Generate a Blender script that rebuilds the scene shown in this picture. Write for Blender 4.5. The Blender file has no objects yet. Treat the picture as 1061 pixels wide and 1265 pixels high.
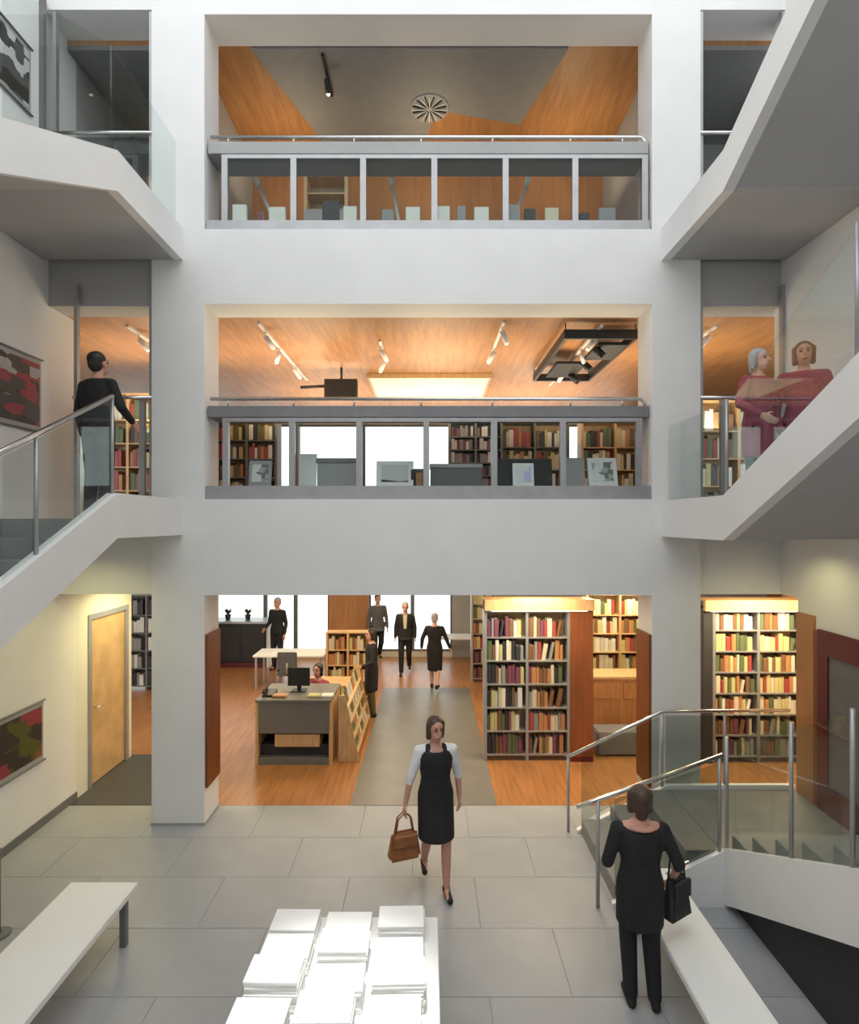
import bpy, bmesh, math, random
from mathutils import Vector, Matrix
random.seed(7)
sc = bpy.context.scene
COL = sc.collection

# ---------------------------------------------------------------- camera
cam_d = bpy.data.cameras.new('camera')
cam = bpy.data.objects.new('camera', cam_d); COL.objects.link(cam)
cam.location = (0, 0, 3.57); cam.rotation_euler = (math.radians(90), 0, 0)
cam_d.sensor_width = 36; cam_d.lens = 36 * 700 / 1265; cam_d.shift_y = 12.5 / 1265
cam_d.clip_start = 0.05
sc.camera = cam
# ---------------------------------------------------------------- world, lights, exposure
W = bpy.data.worlds.new('world'); sc.world = W; W.use_nodes = True
bg = W.node_tree.nodes['Background']
bg.inputs[0].default_value = (0.95, 0.98, 1.0, 1); bg.inputs[1].default_value = 2.0
vs = sc.view_settings
vs.view_transform = 'Standard'; vs.look = 'None'; vs.gamma = 1; vs.use_curve_mapping = False
vs.exposure = 0.0

def lamp(name, kind, loc, power, color=(1, 1, 1), size=.3, rot=(0, 0, 0), sy=None, angle=None, blend=.5):
    d = bpy.data.lights.new(name, kind); d.energy = power; d.color = color
    if kind == 'AREA':
        d.size = size
        if sy: d.shape = 'RECTANGLE'; d.size_y = sy
    else:
        d.shadow_soft_size = size
    if angle: d.spot_size = math.radians(angle); d.spot_blend = blend
    o = bpy.data.objects.new(name, d); COL.objects.link(o); o.location = loc; o.rotation_euler = rot
    return o
WARM = (1.0, .80, .52); AMBER = (1.0, .86, .52)
# upper library rooms: unseen floating area lights added to wash the wooden ceilings
UP = (math.pi, 0, 0)
for x in (-2.0, .2, 2.3):
    lamp('ceiling_fill', 'AREA', (x, 8.6, 4.95), 34, WARM, 1.3, UP)
    lamp('ceiling_fill', 'AREA', (x, 11.4, 4.95), 40, WARM, 1.3, UP)
for x in (-4.1, 4.1): lamp('ceiling_fill', 'AREA', (x, 8.6, 5.0), 24, WARM, .9, UP)
for x in (-2.1, 0, 2.1): lamp('ceiling_fill', 'AREA', (x, 8.5, 8.45), 10, WARM, .5, UP)
# ground library: unseen area lights added under the ceiling as warm fill
for x, y in ((-1.6, 9.4), (.2, 9.6), (1.6, 8.1), (-1.0, 12.4), (2.9, 9.2), (4.6, 7.7), (-3.3, 11.0)):
    lamp('room_fill', 'AREA', (x, y, 2.66), 36, WARM, .7)
lamp('room_fill', 'AREA', (-3.9, 8.0, 2.66), 26, (1, .90, .45), .7)
# unseen spot added high in the atrium to brighten the leaflet table
lamp('added_table_spot', 'SPOT', (-.55, 2.6, 8.8), 3600, (1, .99, .96), .25, (math.radians(3.8), 0, 0), angle=11.5, blend=.5)

# ---------------------------------------------------------------- materials
M = {}
def mat(name, col, rough=.5, metal=0, noise=0, nscale=6, bump=0, emit=0, stretch=(1, 1, 1), spec=.5, col2=None):
    m = bpy.data.materials.new(name); m.use_nodes = True; nt = m.node_tree
    b = nt.nodes['Principled BSDF']
    b.inputs['Base Color'].default_value = (*col, 1); b.inputs['Roughness'].default_value = rough
    b.inputs['Metallic'].default_value = metal; b.inputs['Specular IOR Level'].default_value = spec
    if emit:
        b.inputs['Emission Color'].default_value = (*col, 1); b.inputs['Emission Strength'].default_value = emit
    if noise or bump or col2:
        tc = nt.nodes.new('ShaderNodeTexCoord'); mp = nt.nodes.new('ShaderNodeMapping')
        mp.inputs['Scale'].default_value = stretch
        n = nt.nodes.new('ShaderNodeTexNoise'); n.inputs['Scale'].default_value = nscale; n.inputs['Detail'].default_value = 5
        nt.links.new(tc.outputs['Object'], mp.inputs[0]); nt.links.new(mp.outputs[0], n.inputs['Vector'])
        r = nt.nodes.new('ShaderNodeValToRGB')
        lo = [c * (1 - noise) for c in col]; hi = [min(1, c * (1 + noise)) for c in col]
        if col2: lo, hi = col, col2
        r.color_ramp.elements[0].color = (*lo, 1); r.color_ramp.elements[1].color = (*hi, 1)
        r.color_ramp.elements[0].position = .35; r.color_ramp.elements[1].position = .65
        nt.links.new(n.outputs['Fac'], r.inputs[0]); nt.links.new(r.outputs[0], b.inputs['Base Color'])
        if bump:
            bp = nt.nodes.new('ShaderNodeBump'); bp.inputs['Strength'].default_value = bump; bp.inputs['Distance'].default_value = .01
            nt.links.new(n.outputs['Fac'], bp.inputs['Height']); nt.links.new(bp.outputs[0], b.inputs['Normal'])
    M[name] = m; return m
def glass(name, tint, refl=.13):
    m = bpy.data.materials.new(name); m.use_nodes = True; nt = m.node_tree; nt.nodes.clear()
    o = nt.nodes.new('ShaderNodeOutputMaterial'); t = nt.nodes.new('ShaderNodeBsdfTransparent'); g = nt.nodes.new('ShaderNodeBsdfGlossy')
    t.inputs[0].default_value = (*tint, 1); g.inputs['Roughness'].default_value = .02
    f = nt.nodes.new('ShaderNodeFresnel'); f.inputs[0].default_value = 1.45
    k = nt.nodes.new('ShaderNodeMath'); k.operation = 'MULTIPLY'; k.inputs[1].default_value = refl
    mx = nt.nodes.new('ShaderNodeMixShader')
    nt.links.new(f.outputs[0], k.inputs[0]); nt.links.new(k.outputs[0], mx.inputs[0])
    nt.links.new(t.outputs[0], mx.inputs[1]); nt.links.new(g.outputs[0], mx.inputs[2]); nt.links.new(mx.outputs[0], o.inputs[0])
    M[name] = m
glass('glass', (.93, .96, .95)); glass('glass_grey', (.78, .81, .80), .3)
mat('white', (.83, .83, .82), .6, noise=.02, nscale=2)
mat('soffit', (.46, .46, .46), .7, noise=.03, nscale=2)  # white structure with the shade of its undersides put into the colour
mat('cream', (.80, .79, .70), .6, noise=.02, nscale=2)
mat('grey_paint', (.40, .40, .40), .55, noise=.04, nscale=2)
mat('desk_grey', (.17, .165, .155), .5, noise=.05)
mat('mid_grey', (.27, .27, .27), .6, noise=.04)
mat('dark_grey', (.16, .16, .165), .5, noise=.06)
mat('frame_grey', (.42, .42, .43), .35, .5, noise=.05)
mat('ledge_grey', (.22, .22, .23), .4, noise=.06)
mat('black', (.015, .015, .017), .45, noise=.1)
mat('charcoal', (.03, .03, .033), .6, noise=.1)
mat('steel', (.72, .72, .71), .22, 1.0, noise=.03, nscale=20)
mat('tile', (.365, .375, .39), .42, noise=.05, nscale=2.2, bump=.02)
mat('joint', (.33, .33, .33), .7, noise=.05)
mat('step_stone', (.22, .22, .215), .5, noise=.08, nscale=4)
mat('wood', (.46, .22, .085), .45, noise=.14, nscale=3, stretch=(6, .6, 1))
mat('wood_floor', (.40, .175, .062), .32, noise=.18, nscale=3, stretch=(7, .5, 1))
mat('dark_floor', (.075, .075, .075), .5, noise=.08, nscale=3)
mat('walkway', (.20, .185, .165), .35, noise=.06, nscale=3)
mat('wood_wall', (.44, .21, .08), .45, noise=.12, nscale=3, stretch=(5, 1, .5))
mat('red_wood', (.22, .065, .02), .4, noise=.15, nscale=3, stretch=(5, 5, .5))
mat('maroon', (.12, .012, .016), .4, noise=.1)
mat('pale_wood', (.62, .40, .20), .45, noise=.12, nscale=4, stretch=(5, 1, 1))
mat('paper', (.88, .88, .86), .7, noise=.02)
mat('pages', (.78, .74, .62), .8, noise=.05)
mat('carpet', (.20, .20, .20), .9, noise=.12, nscale=40)
mat('pale_panel', (.82, .86, .62), .6, emit=.35)
mat('lamp_glow', (1, .90, .68), .5, emit=3)
mat('skin', (.58, .30, .22), .5, noise=.05)
mat('skin_light', (.66, .40, .31), .5, noise=.05)
mat('hair_dark', (.025, .018, .014), .5, noise=.2, nscale=40)
mat('hair_brown', (.07, .04, .025), .5, noise=.2, nscale=40)
mat('hair_grey', (.42, .41, .40), .55, noise=.15, nscale=40)
mat('cloth_black', (.014, .014, .016), .8, noise=.15, nscale=30)
mat('cloth_grey', (.10, .10, .11), .8, noise=.15, nscale=30)
mat('cloth_white', (.80, .80, .80), .8, noise=.03, nscale=30)
mat('cloth_olive', (.10, .09, .03), .8, noise=.15, nscale=30)
mat('cloth_red', (.32, .05, .09), .8, noise=.15, nscale=30)
mat('leather_tan', (.30, .11, .03), .45, noise=.2, nscale=12)
mat('lip', (.35, .09, .08), .5)
mat('green_leaf', (.05, .09, .03), .6, noise=.2)
BOOKC = {'red': (.34, .06, .05), 'white': (.72, .71, .66), 'black': (.035, .035, .04), 'brown': (.20, .10, .05), 'green': (.11, .14, .07),
         'yellow': (.55, .50, .24), 'orange': (.46, .22, .09), 'grey': (.27, .27, .27), 'cream': (.62, .57, .42), 'purple': (.20, .06, .11), 'blue': (.08, .12, .22)}
for k, c in BOOKC.items(): mat('cover_' + k, c, .5, noise=.06, nscale=15)

def print_mat(name, base, cols, scale, seed=0.0):
    m = bpy.data.materials.new(name); m.use_nodes = True; nt = m.node_tree; b = nt.nodes['Principled BSDF']
    tc = nt.nodes.new('ShaderNodeTexCoord'); mp = nt.nodes.new('ShaderNodeMapping'); mp.inputs['Scale'].default_value = scale
    mp.inputs['Location'].default_value = (seed, seed * .7, seed * 1.3)
    v = nt.nodes.new('ShaderNodeTexVoronoi'); v.distance = 'CHEBYCHEV'; v.inputs['Scale'].default_value = 1
    r = nt.nodes.new('ShaderNodeValToRGB'); r.color_ramp.interpolation = 'CONSTANT'
    el = r.color_ramp.elements; allc = [base] + cols
    el[0].position = 0; el[0].color = (*allc[0], 1); el[1].position = 1 / len(allc); el[1].color = (*allc[1], 1)
    for i in range(2, len(allc)):
        e = el.new(i / len(allc)); e.color = (*allc[i], 1)
    nt.links.new(tc.outputs['Object'], mp.inputs[0]); nt.links.new(mp.outputs[0], v.inputs['Vector'])
    nt.links.new(v.outputs['Color'], r.inputs[0]); nt.links.new(r.outputs[0], b.inputs['Base Color']); b.inputs['Roughness'].default_value = .4
    M[name] = m
print_mat('print_red', (.03, .03, .03), [(.02, .02, .02), (.30, .03, .06), (.03, .03, .03), (.05, .05, .05), (.4, .4, .4), (.02, .02, .02)], (1, 4, 9), .3)
print_mat('print_green', (.03, .03, .03), [(.28, .04, .06), (.08, .09, .02), (.03, .03, .03), (.22, .10, .03)], (1, 4, 7), 2.1)
print_mat('print_mono', (.03, .03, .03), [(.1, .1, .1), (.6, .6, .6), (.02, .02, .02)], (1, 7, 9), 4.4)
print_mat('print_page', (.75, .75, .74), [(.2, .2, .2), (.8, .8, .78), (.78, .78, .78), (.45, .45, .45)], (14, 14, 14), 1.2)
print_mat('print_blue', (.55, .52, .85), [(.75, .75, .8), (.7, .7, .9)], (9, 9, 9), 3.2)

# ---------------------------------------------------------------- mesh helpers
def B(): return bmesh.new()
def box(bm, x0, x1, y0, y1, z0, z1, mi=0):
    v = [bm.verts.new((x, y, z)) for z in (z0, z1) for y in (y0, y1) for x in (x0, x1)]
    for f in ((0, 2, 3, 1), (4, 5, 7, 6), (0, 1, 5, 4), (2, 6, 7, 3), (0, 4, 6, 2), (1, 3, 7, 5)):
        bm.faces.new([v[i] for i in f]).material_index = mi
    return bm
def prism(bm, pts, axis, a, c):
    """polygon pts (two coordinates) extruded along axis 'x' (pts are y,z), 'y' (x,z) or 'z' (x,y) from a to c"""
    def P(p, t): return {'x': (t, p[0], p[1]), 'y': (p[0], t, p[1]), 'z': (p[0], p[1], t)}[axis]
    lo = [bm.verts.new(P(p, a)) for p in pts]; hi = [bm.verts.new(P(p, c)) for p in pts]; n = len(pts)
    bm.faces.new(lo); bm.faces.new(hi)
    for i in range(n): bm.faces.new((lo[i], lo[(i + 1) % n], hi[(i + 1) % n], hi[i]))
    bmesh.ops.recalc_face_normals(bm, faces=bm.faces); return bm
def tube(bm, pts, r, seg=10):
    pts = [Vector(p) for p in pts]; rings = []
    for i, p in enumerate(pts):
        a = pts[max(i - 1, 0)]; b = pts[min(i + 1, len(pts) - 1)]; d = (b - a).normalized()
        u = d.orthogonal().normalized() if i == 0 else (rings[-1][1] - d * rings[-1][1].dot(d)).normalized()
        w = d.cross(u)
        rings.append(([bm.verts.new(p + r * (math.cos(t) * u + math.sin(t) * w)) for t in (2 * math.pi * k / seg for k in range(seg))], u))
    for (A, _), (C, _) in zip(rings, rings[1:]):
        for k in range(seg): bm.faces.new((A[k], A[(k + 1) % seg], C[(k + 1) % seg], C[k])).smooth = True
    bm.faces.new(rings[0][0][::-1]); bm.faces.new(rings[-1][0]); return bm
def lathe(bm, prof, seg=16, c=(0, 0, 0)):
    rings = [[bm.verts.new((c[0] + r * math.cos(2 * math.pi * k / seg), c[1] + r * math.sin(2 * math.pi * k / seg), c[2] + z)) for k in range(seg)] for r, z in prof]
    for A, C in zip(rings, rings[1:]):
        for k in range(seg): bm.faces.new((A[k], A[(k + 1) % seg], C[(k + 1) % seg], C[k])).smooth = True
    bm.faces.new(rings[0][::-1]); bm.faces.new(rings[-1]); return bm
def ball(bm, c, r, rot=None, u=14, v=9):
    mtx = Matrix.Translation(c) @ (rot.to_4x4() if rot else Matrix()) @ Matrix.Diagonal((*((r, r, r) if isinstance(r, (int, float)) else r), 1))
    bmesh.ops.create_uvsphere(bm, u_segments=u, v_segments=v, radius=1, matrix=mtx); return bm
def cap(bm, a, b, ra, rb, seg=10):
    """tapered limb with round ends"""
    a, b = Vector(a), Vector(b); d = b - a; L = d.length
    if L < 1e-5: return ball(bm, a, ra)
    d /= L; u = d.orthogonal().normalized(); w = d.cross(u); prof = []
    for k in range(4): t = k / 4 * math.pi / 2; prof.append((a - d * ra * math.cos(t), max(ra * math.sin(t), ra * .05)))
    prof += [(a, ra), (b, rb)]
    for k in range(1, 5): t = k / 4 * math.pi / 2; prof.append((b + d * rb * math.sin(t), max(rb * math.cos(t), rb * .05)))
    rings = [[bm.verts.new(p + r * (math.cos(2 * math.pi * k / seg) * u + math.sin(2 * math.pi * k / seg) * w)) for k in range(seg)] for p, r in prof]
    for A, C in zip(rings, rings[1:]):
        for k in range(seg): bm.faces.new((A[k], A[(k + 1) % seg], C[(k + 1) % seg], C[k]))
    bm.faces.new(rings[0][::-1]); bm.faces.new(rings[-1]); return bm
def bevel(bm, w=.005, seg=1):
    bmesh.ops.bevel(bm, geom=bm.edges[:], offset=w, segments=seg, affect='EDGES', clamp_overlap=True); return bm
def mesh_of(name, bm, m):
    me = bpy.data.meshes.new(name); bm.to_mesh(me); bm.free()
    for x in (m if isinstance(m, (list, tuple)) else [m]): me.materials.append(M[x])
    return me
def link(name, me, parent=None, loc=None):
    o = bpy.data.objects.new(name, me); COL.objects.link(o)
    if parent: o.parent = parent
    if loc: o.location = loc
    return o
def obj(name, bm, m, parent=None, loc=None): return link(name, mesh_of(name, bm, m), parent, loc)
def bx(name, m, parent, x0, x1, y0, y1, z0, z1, bev=0):
    bm = box(B(), x0, x1, y0, y1, z0, z1)
    if bev: bevel(bm, bev)
    return obj(name, bm, m, parent)
def tag(o, label, cat, group=None, kind=None):
    o['label'] = label; o['category'] = cat
    if group: o['group'] = group
    if kind: o['kind'] = kind
    return o
def thing(name, label, cat, loc=(0, 0, 0), rz=0, group=None):
    o = bpy.data.objects.new(name, None); o.empty_display_size = .1; COL.objects.link(o)
    o.location = loc; o.rotation_euler = (0, 0, rz); return tag(o, label, cat, group)
def struct(name, bm, m, parent=None):
    o = obj(name, bm, m, parent)
    if not parent: o['kind'] = 'structure'
    return o
def sbox(name, m, *a): return struct(name, box(B(), *a), m)
PENDING = []
def voxel(o, size, smooth=3):
    PENDING.append((o, size))
    r = o.modifiers.new('r', 'REMESH'); r.mode = 'VOXEL'; r.voxel_size = size; r.use_smooth_shade = True
    s = o.modifiers.new('s', 'SMOOTH'); s.iterations = smooth; s.factor = .5
    return o

# ================================================================ LARGE STRUCTURE
XL, XR = -4.55, 4.2          # side walls
PL0, PL1, PR0, PR1 = -3.27, -2.65, 2.62, 3.19   # the two piers
D0, D1 = 6.67, 7.12          # front and rear plane of the piers
SL, SR = -2.9, 2.73          # stair edges towards the void
Z1, Z2 = 3.6, 7.0            # upper floors
FL = 5.27                    # where the flights start

# atrium floor: slabs on a bed
fl = sbox('floor', 'joint', XL - .1, 5.6, -3, D1 + .02, -.2, -.006)
tw, tl = 1.25, .72
tile_me = {}
y = D1 + .02; row = 0
while y > 1.0:
    x = XL; first = True
    while x < XR - .01:
        w = tw * (.5 if (first and row % 2) else 1); first = False
        x1 = min(x + w, XR); key = round(x1 - x, 3)
        if key not in tile_me:
            tile_me[key] = mesh_of('tile', bevel(box(B(), .002, key - .002, .002, tl - .002, -.02, 0), .001), 'tile')
        link('tile', tile_me[key], fl, (x, y - tl, random.uniform(-.0008, .0008))); x = x1
    y -= tl; row += 1
sbox('floor', 'wood_floor', -9, 9, D1 + .02, 15.1, -.2, 0)
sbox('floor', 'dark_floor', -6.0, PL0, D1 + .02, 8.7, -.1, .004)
sbox('floor', 'walkway', -1.0, .85, D1 + .02, 12.2, -.1, .004)
# side walls
sbox('wall_left', 'white', XL - .2, XL, -3, 7.3, 0, 10.6)
wl = B()
box(wl, XL - .2, XL, 7.3, 7.55, 0, 2.71); box(wl, XL - .2, XL, 7.55, 8.55, 2.33, 2.71); box(wl, XL - .2, XL, 8.55, 8.65, 0, 2.71)
struct('wall_left', wl, 'cream')
sbox('baseboard_left', 'dark_grey', XL, XL + .015, 1, 7.3, 0, .1)
sbox('wall_right', 'white', XR, XR + .2, -3, 6.46, 0, 2.71); sbox('wall_right', 'white', XR, XR + .2, -3, 6.9, 2.71, 10.6); sbox('wall_right', 'white', XR + .2, 5.75, 6.3, 6.45, 0, 2.71)
sbox('wall_rear', 'white', XL - .2, XR + .2, -3.2, -3, 0, 10.6)
for nm, a, b in (('column_left', PL0, PL1), ('column_right', PR0, PR1)):
    c = struct(nm, box(B(), a, b, D0, D1, 0, 10.6), 'white')
    struct('plinth', box(B(), a - .008, b + .008, D0 - .008, D1 + .008, 0, .03), 'grey_paint', c)
# spandrel bands across the opening
sbox('trim_1', 'white', PL1, PR0, D0 + .002, D1, 2.71, 3.84)
sbox('trim_2', 'white', PL1, PR0, D0 + .002, D1, 6.14, 7.02)
sbox('trim_3', 'white', PL1, PR0, D0 + .002, D1, 9.55, 10.6)
for a, b in ((XL, PL0), (PR1, 5.6)):
    sbox('trim_4', 'white', a, b, D0 + .1, D1, 2.71, 3.58); sbox('floor', 'carpet', a, b, D0 + .002, D1, 3.58, 3.6); sbox('floor', 'carpet', a, b, D0 + .002, D1, 6.98, 7.0)
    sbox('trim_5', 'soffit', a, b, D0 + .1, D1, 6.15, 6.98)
    sbox('trim_6', 'white', a, b, D0 + .02, D1, 9.62, 10.6)
# library floors and ceilings
sbox('floor', 'carpet', -9, 9, D1, 15.1, 3.3, 3.6)
sbox('floor', 'carpet', -9, 9, D1, 15.1, 6.75, 7.0)
sbox('ceiling', 'cream', -9, 9, D1, 15.1, 2.72, 2.9)
sbox('ceiling', 'wood', -9, 9, D1, 15.1, 6.15, 6.3)
sbox('ceiling', 'wood', -9, 9, D1, 15.1, 9.56, 9.9)
prism_pts = [(-2.25, D1 + .02), (1.75, D1 + .02), (1.35, 8.5), (.1, 8.2), (-.2, 9.4), (-1.5, 9.4)]
struct('ceiling', prism(B(), prism_pts, 'z', 9.53, 9.56), 'mid_grey')
sbox('wall_back', 'wood_wall', PL1 - .3, PR1, 9.45, 9.6, 7.0, 9.56)
sbox('wall_partition', 'grey_paint', PL0, PL1 - .3, D1, 9.6, 7.0, 9.56)
sbox('wall_partition', 'grey_paint', PR1 - .3, PR1, D1, 9.6, 7.0, 9.56)
sbox('ceiling', 'mid_grey', XL - .2, PL0, D1, 8.9, 9.5, 9.56)
sbox('ceiling', 'mid_grey', PR1, 6.5, D1, 8.9, 9.5, 9.56)
sbox('wall_right', 'mid_grey', XR + .6, XR + .7, D1, 8.9, 7.0, 9.6)
sbox('wall_back', 'grey_paint', XL - .2, PL0, 8.9, 9.05, 7.0, 9.7)
sbox('wall_back', 'grey_paint', PR1, 6.5, 8.9, 9.05, 7.0, 9.7)
sbox('wall_left', 'grey_paint', XL - .2, XL, 7.3, 8.9, 7.0, 9.6)
# library side walls far out
sbox('wall_far_left', 'cream', -9.1, -9, 7, 15.1, 0, 9.9)
sbox('wall_far_right', 'wood_wall', 8.9, 9, 7, 15.1, 0, 9.9)
sbox('wall_right', 'wood_wall', 5.6, 5.75, 6.45, 9.0, 0, 2.71)
# back facades with glazing
def facade(z0, z1, sill, xs, piers, name):
    sbox('wall_back', 'cream', -9, 9, 15.0, 15.15, z0, z0 + sill)
    for i, (a, b) in enumerate(piers): sbox('wall_back', 'grey_paint', a, b, 14.95, 15.15, z0, z1)
    n = 0
    for a, b in zip(xs, xs[1:]):
        if any(p[0] - .01 <= (a + b) / 2 <= p[1] + .01 for p in piers): continue
        n += 1
        w = thing('%s_%d' % (name, n), '', 'window'); del w['label']; del w['category']; w['kind'] = 'structure'
        bm = B(); t = .05
        box(bm, a, a + t, 15.0, 15.08, z0 + sill, z1); box(bm, b - t, b, 15.0, 15.08, z0 + sill, z1)
        box(bm, a + t, b - t, 15.0, 15.08, z0 + sill, z0 + sill + t); box(bm, a + t, b - t, 15.0, 15.08, z1 - t, z1)
        obj('window_frame', bm, 'dark_grey', w)
        bx('pane', 'glass', w, a + t, b - t, 15.03, 15.045, z0 + sill + t, z1 - t)
facade(0, 2.72, .15, [-9, -7.4, -5.8, -4.35, -3.55, -2.65, -1.6, -.45, .6, 1.05, 9], [(.6, 1.05), (1.05, 9), (-2.65, -1.6)], 'window')
sbox('wall_back', 'wood_wall', -2.65, -1.6, 14.86, 14.94, 0, 2.72)
facade(3.6, 6.15, .7, [-9, -7, -5, -3.5, -1.75, -.1, 1.6, 3.4, 5.2, 9], [(-3.5, -3.45), (5.2, 9)], 'window_upper')
sbox('wall_back', 'grey_paint', -9, 9, 15.0, 15.15, 7, 9.9)

# ================================================================ STAIRS
RUN, RISE = .33, .165
def flight(name, label, x0, x1, xe, z0, sgn, n, up, dn, shift):
    """landing at height z0 in front of a pier, then n steps toward the viewer, rising (sgn 1) or falling (-1)"""
    t = thing(name, label, 'staircase')
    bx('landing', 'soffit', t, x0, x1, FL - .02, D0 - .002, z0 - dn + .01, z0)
    for k in range(n):
        ya = FL - k * RUN; z = z0 + sgn * RISE * k + shift
        bm = box(B(), x0, x1, ya - RUN, ya + .02, z - .04, z)
        yr = ya if sgn > 0 else ya - RUN
        box(bm, x0, x1, yr - .015, yr + .015, z - RISE, z - .04)
        obj('step', bm, 'step_stone', t)
    ye = FL - n * RUN; ze = z0 + sgn * RISE * n
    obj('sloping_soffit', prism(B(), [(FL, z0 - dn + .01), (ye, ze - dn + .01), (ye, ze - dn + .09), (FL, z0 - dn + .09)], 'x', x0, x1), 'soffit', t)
    pts = [(D0 - .002, z0 + up), (FL, z0 + up), (ye, ze + up), (ye, ze - dn), (FL, z0 - dn), (D0 - .002, z0 - dn)]
    obj('stringer', prism(B(), pts, 'x', *xe), 'white', t)
    return t
flight('staircase', 'white stair falling from the middle gallery along the poster wall', XL + .005, SL - .1, (SL - .1, SL), Z1, -1, 9, .24, .18, 0)
flight('staircase', 'white stair rising from the middle gallery past the two women in red', SR + .1, XR - .005, (SR, SR + .1), Z1, 1, 11, .22, .20, RISE)
flight('staircase', 'white stair falling from the top gallery beside the black and white print', XL + .005, SL - .1, (SL - .1, SL), Z2, -1, 9, .03, .35, -RISE)
flight('staircase', 'white stair rising from the top gallery up to the skylight', SR + .1, XR - .005, (SR, SR + .1), Z2, 1, 11, .03, .35, -.02)
# ground flight: three steps to the right, a landing, then toward the viewer
t = thing('staircase', 'white stair with a dark recess below, rising from the atrium floor beside the bench', 'staircase')
ZL = .5
for k in range(3):
    obj('step', bevel(box(B(), 1.74 + .33 * k, 2.73, 5.3, 6.5, ZL / 3 * k, ZL / 3 * (k + 1)), .006), 'step_stone', t)
bx('landing', 'step_stone', t, 2.73, XR - .005, FL, 6.5, 0, ZL)
for k in range(10):
    obj('step', bevel(box(B(), SR + .08, XR - .005, FL - k * RUN - RUN - .02, FL - k * RUN, ZL + RISE * k, ZL + RISE * (k + 1)), .006), 'step_stone', t)
ye, ze = FL - 10 * RUN, ZL + RISE * 10
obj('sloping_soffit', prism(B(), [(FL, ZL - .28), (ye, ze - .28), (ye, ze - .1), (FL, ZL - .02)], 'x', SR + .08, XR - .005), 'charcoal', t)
obj('stringer', prism(B(), [(FL + .03, ZL + .02), (ye, ze + .02), (ye, ze - .46), (FL + .03, .0)], 'x', SR, SR + .08), 'white', t)
obj('stringer', prism(B(), [(1.70, 0), (1.70, .03), (2.73, ZL + .02), (2.81, ZL + .02), (2.81, 0)], 'y', 5.25, 5.3), 'white', t)
obj('stringer', prism(B(), [(1.70, 0), (1.70, .03), (2.73, ZL + .05), (XR - .005, ZL + .05), (XR - .005, 0)], 'y', 6.5, 6.56), 'white', t)
obj('shade_panel', prism(B(), [(FL, .0), (FL, .3), (ye, ze - .3), (ye, 0)], 'x', SR + .1, SR + .12), 'charcoal', t)  # dark sheet added where the open space under the flight lies in shade

# ---------------------------------------------------------------- balustrades and handrails
def balustrade(label, x, zfun, ys, posts, rail, h=.9, name='stair_balustrade', foot=0.0, top_posts=None):
    t = thing(name, label, 'balustrade')
    for a, b in zip(ys, ys[1:]):
        pts = [(a - .02, zfun(a)), (b + .02, zfun(b)), (b + .02, zfun(b) + h - .04), (a - .02, zfun(a) + h - .04)]
        obj('glass_pane', prism(B(), pts, 'x', x - .006, x + .006), 'glass', t)
    for p in posts: obj('post', tube(B(), [(x, p, zfun(p) - .05), (x, p, zfun(p) + h)], .016, 8), 'frame_grey', t)
    if rail: obj('handrail', tube(B(), rail, .021, 10), 'steel', t)
    return t
def zl(z0, s, up): return lambda y: z0 + up + (s * .5 * (FL - y) if y < FL else 0)
f = zl(Z1, -1, .24)
balustrade('glass balustrade with steel handrail beside the person in black on the landing', SL - .05, f, [FL, 3.9, 2.6], [FL, 4.25, 3.2],
           [(SL - .05, FL, f(FL) + .9), (SL - .05, 2.6, f(2.6) + .9)])
f = zl(Z1, 1, .22)
balustrade('glass balustrade on the stair in front of the two women in red', SR + .05, f, [6.6, FL, 3.7, 2.4], [5.3, 3.68], None)
f = zl(Z2, -1, .03)
balustrade('frameless glass balustrade beside the black and white print', SL - .05, f, [6.6, FL, 3.9, 2.6], [],
           None, 1.0)
f = zl(ZL, 1, .02)
balustrade('glass guard with three dark posts on the stair above the dark recess', SR + .04, f, [FL, 4.34, 3.71, 2.6], [5.28, 4.34, 3.71], None, 1.05)
t = thing('stair_handrail', 'steel handrail and glass behind the woman with the black bag, nearest the atrium', 'handrail')
obj('handrail', tube(B(), [(1.36, 5.25, .93), (1.56, 5.25, 1.0), (2.73, 5.28, 1.40)], .02), 'steel', t)
obj('post', tube(B(), [(1.56, 5.25, 0), (1.56, 5.25, 1.0)], .018, 8), 'frame_grey', t)
obj('post', tube(B(), [(2.70, 5.28, ZL), (2.70, 5.28, 1.39)], .018, 8), 'frame_grey', t)
obj('glass_pane', prism(B(), [(1.72, .1), (2.68, .55), (2.68, 1.33), (1.72, 1.0)], 'y', 5.262, 5.272), 'glass_grey', t)
t = thing('stair_handrail', 'steel handrail and glass on the far side of the low steps, before the bookcases', 'handrail')
obj('handrail', tube(B(), [(1.58, 6.53, .86), (2.68, 6.53, 1.39), (4.15, 6.53, 1.40)], .02), 'steel', t)
for x, z0, z1 in ((1.6, 0, .87), (2.68, ZL, 1.39), (3.4, ZL, 1.40)):
    obj('post', tube(B(), [(x, 6.53, z0), (x, 6.53, z1)], .016, 8), 'frame_grey', t)
obj('glass_pane', prism(B(), [(1.75, .12), (2.64, .58), (2.64, 1.33), (1.75, .9)], 'y', 6.525, 6.535), 'glass_grey', t)
obj('glass_pane', box(B(), 2.72, 4.12, 6.525, 6.535, ZL + .06, 1.34), 'glass_grey', t)

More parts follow.
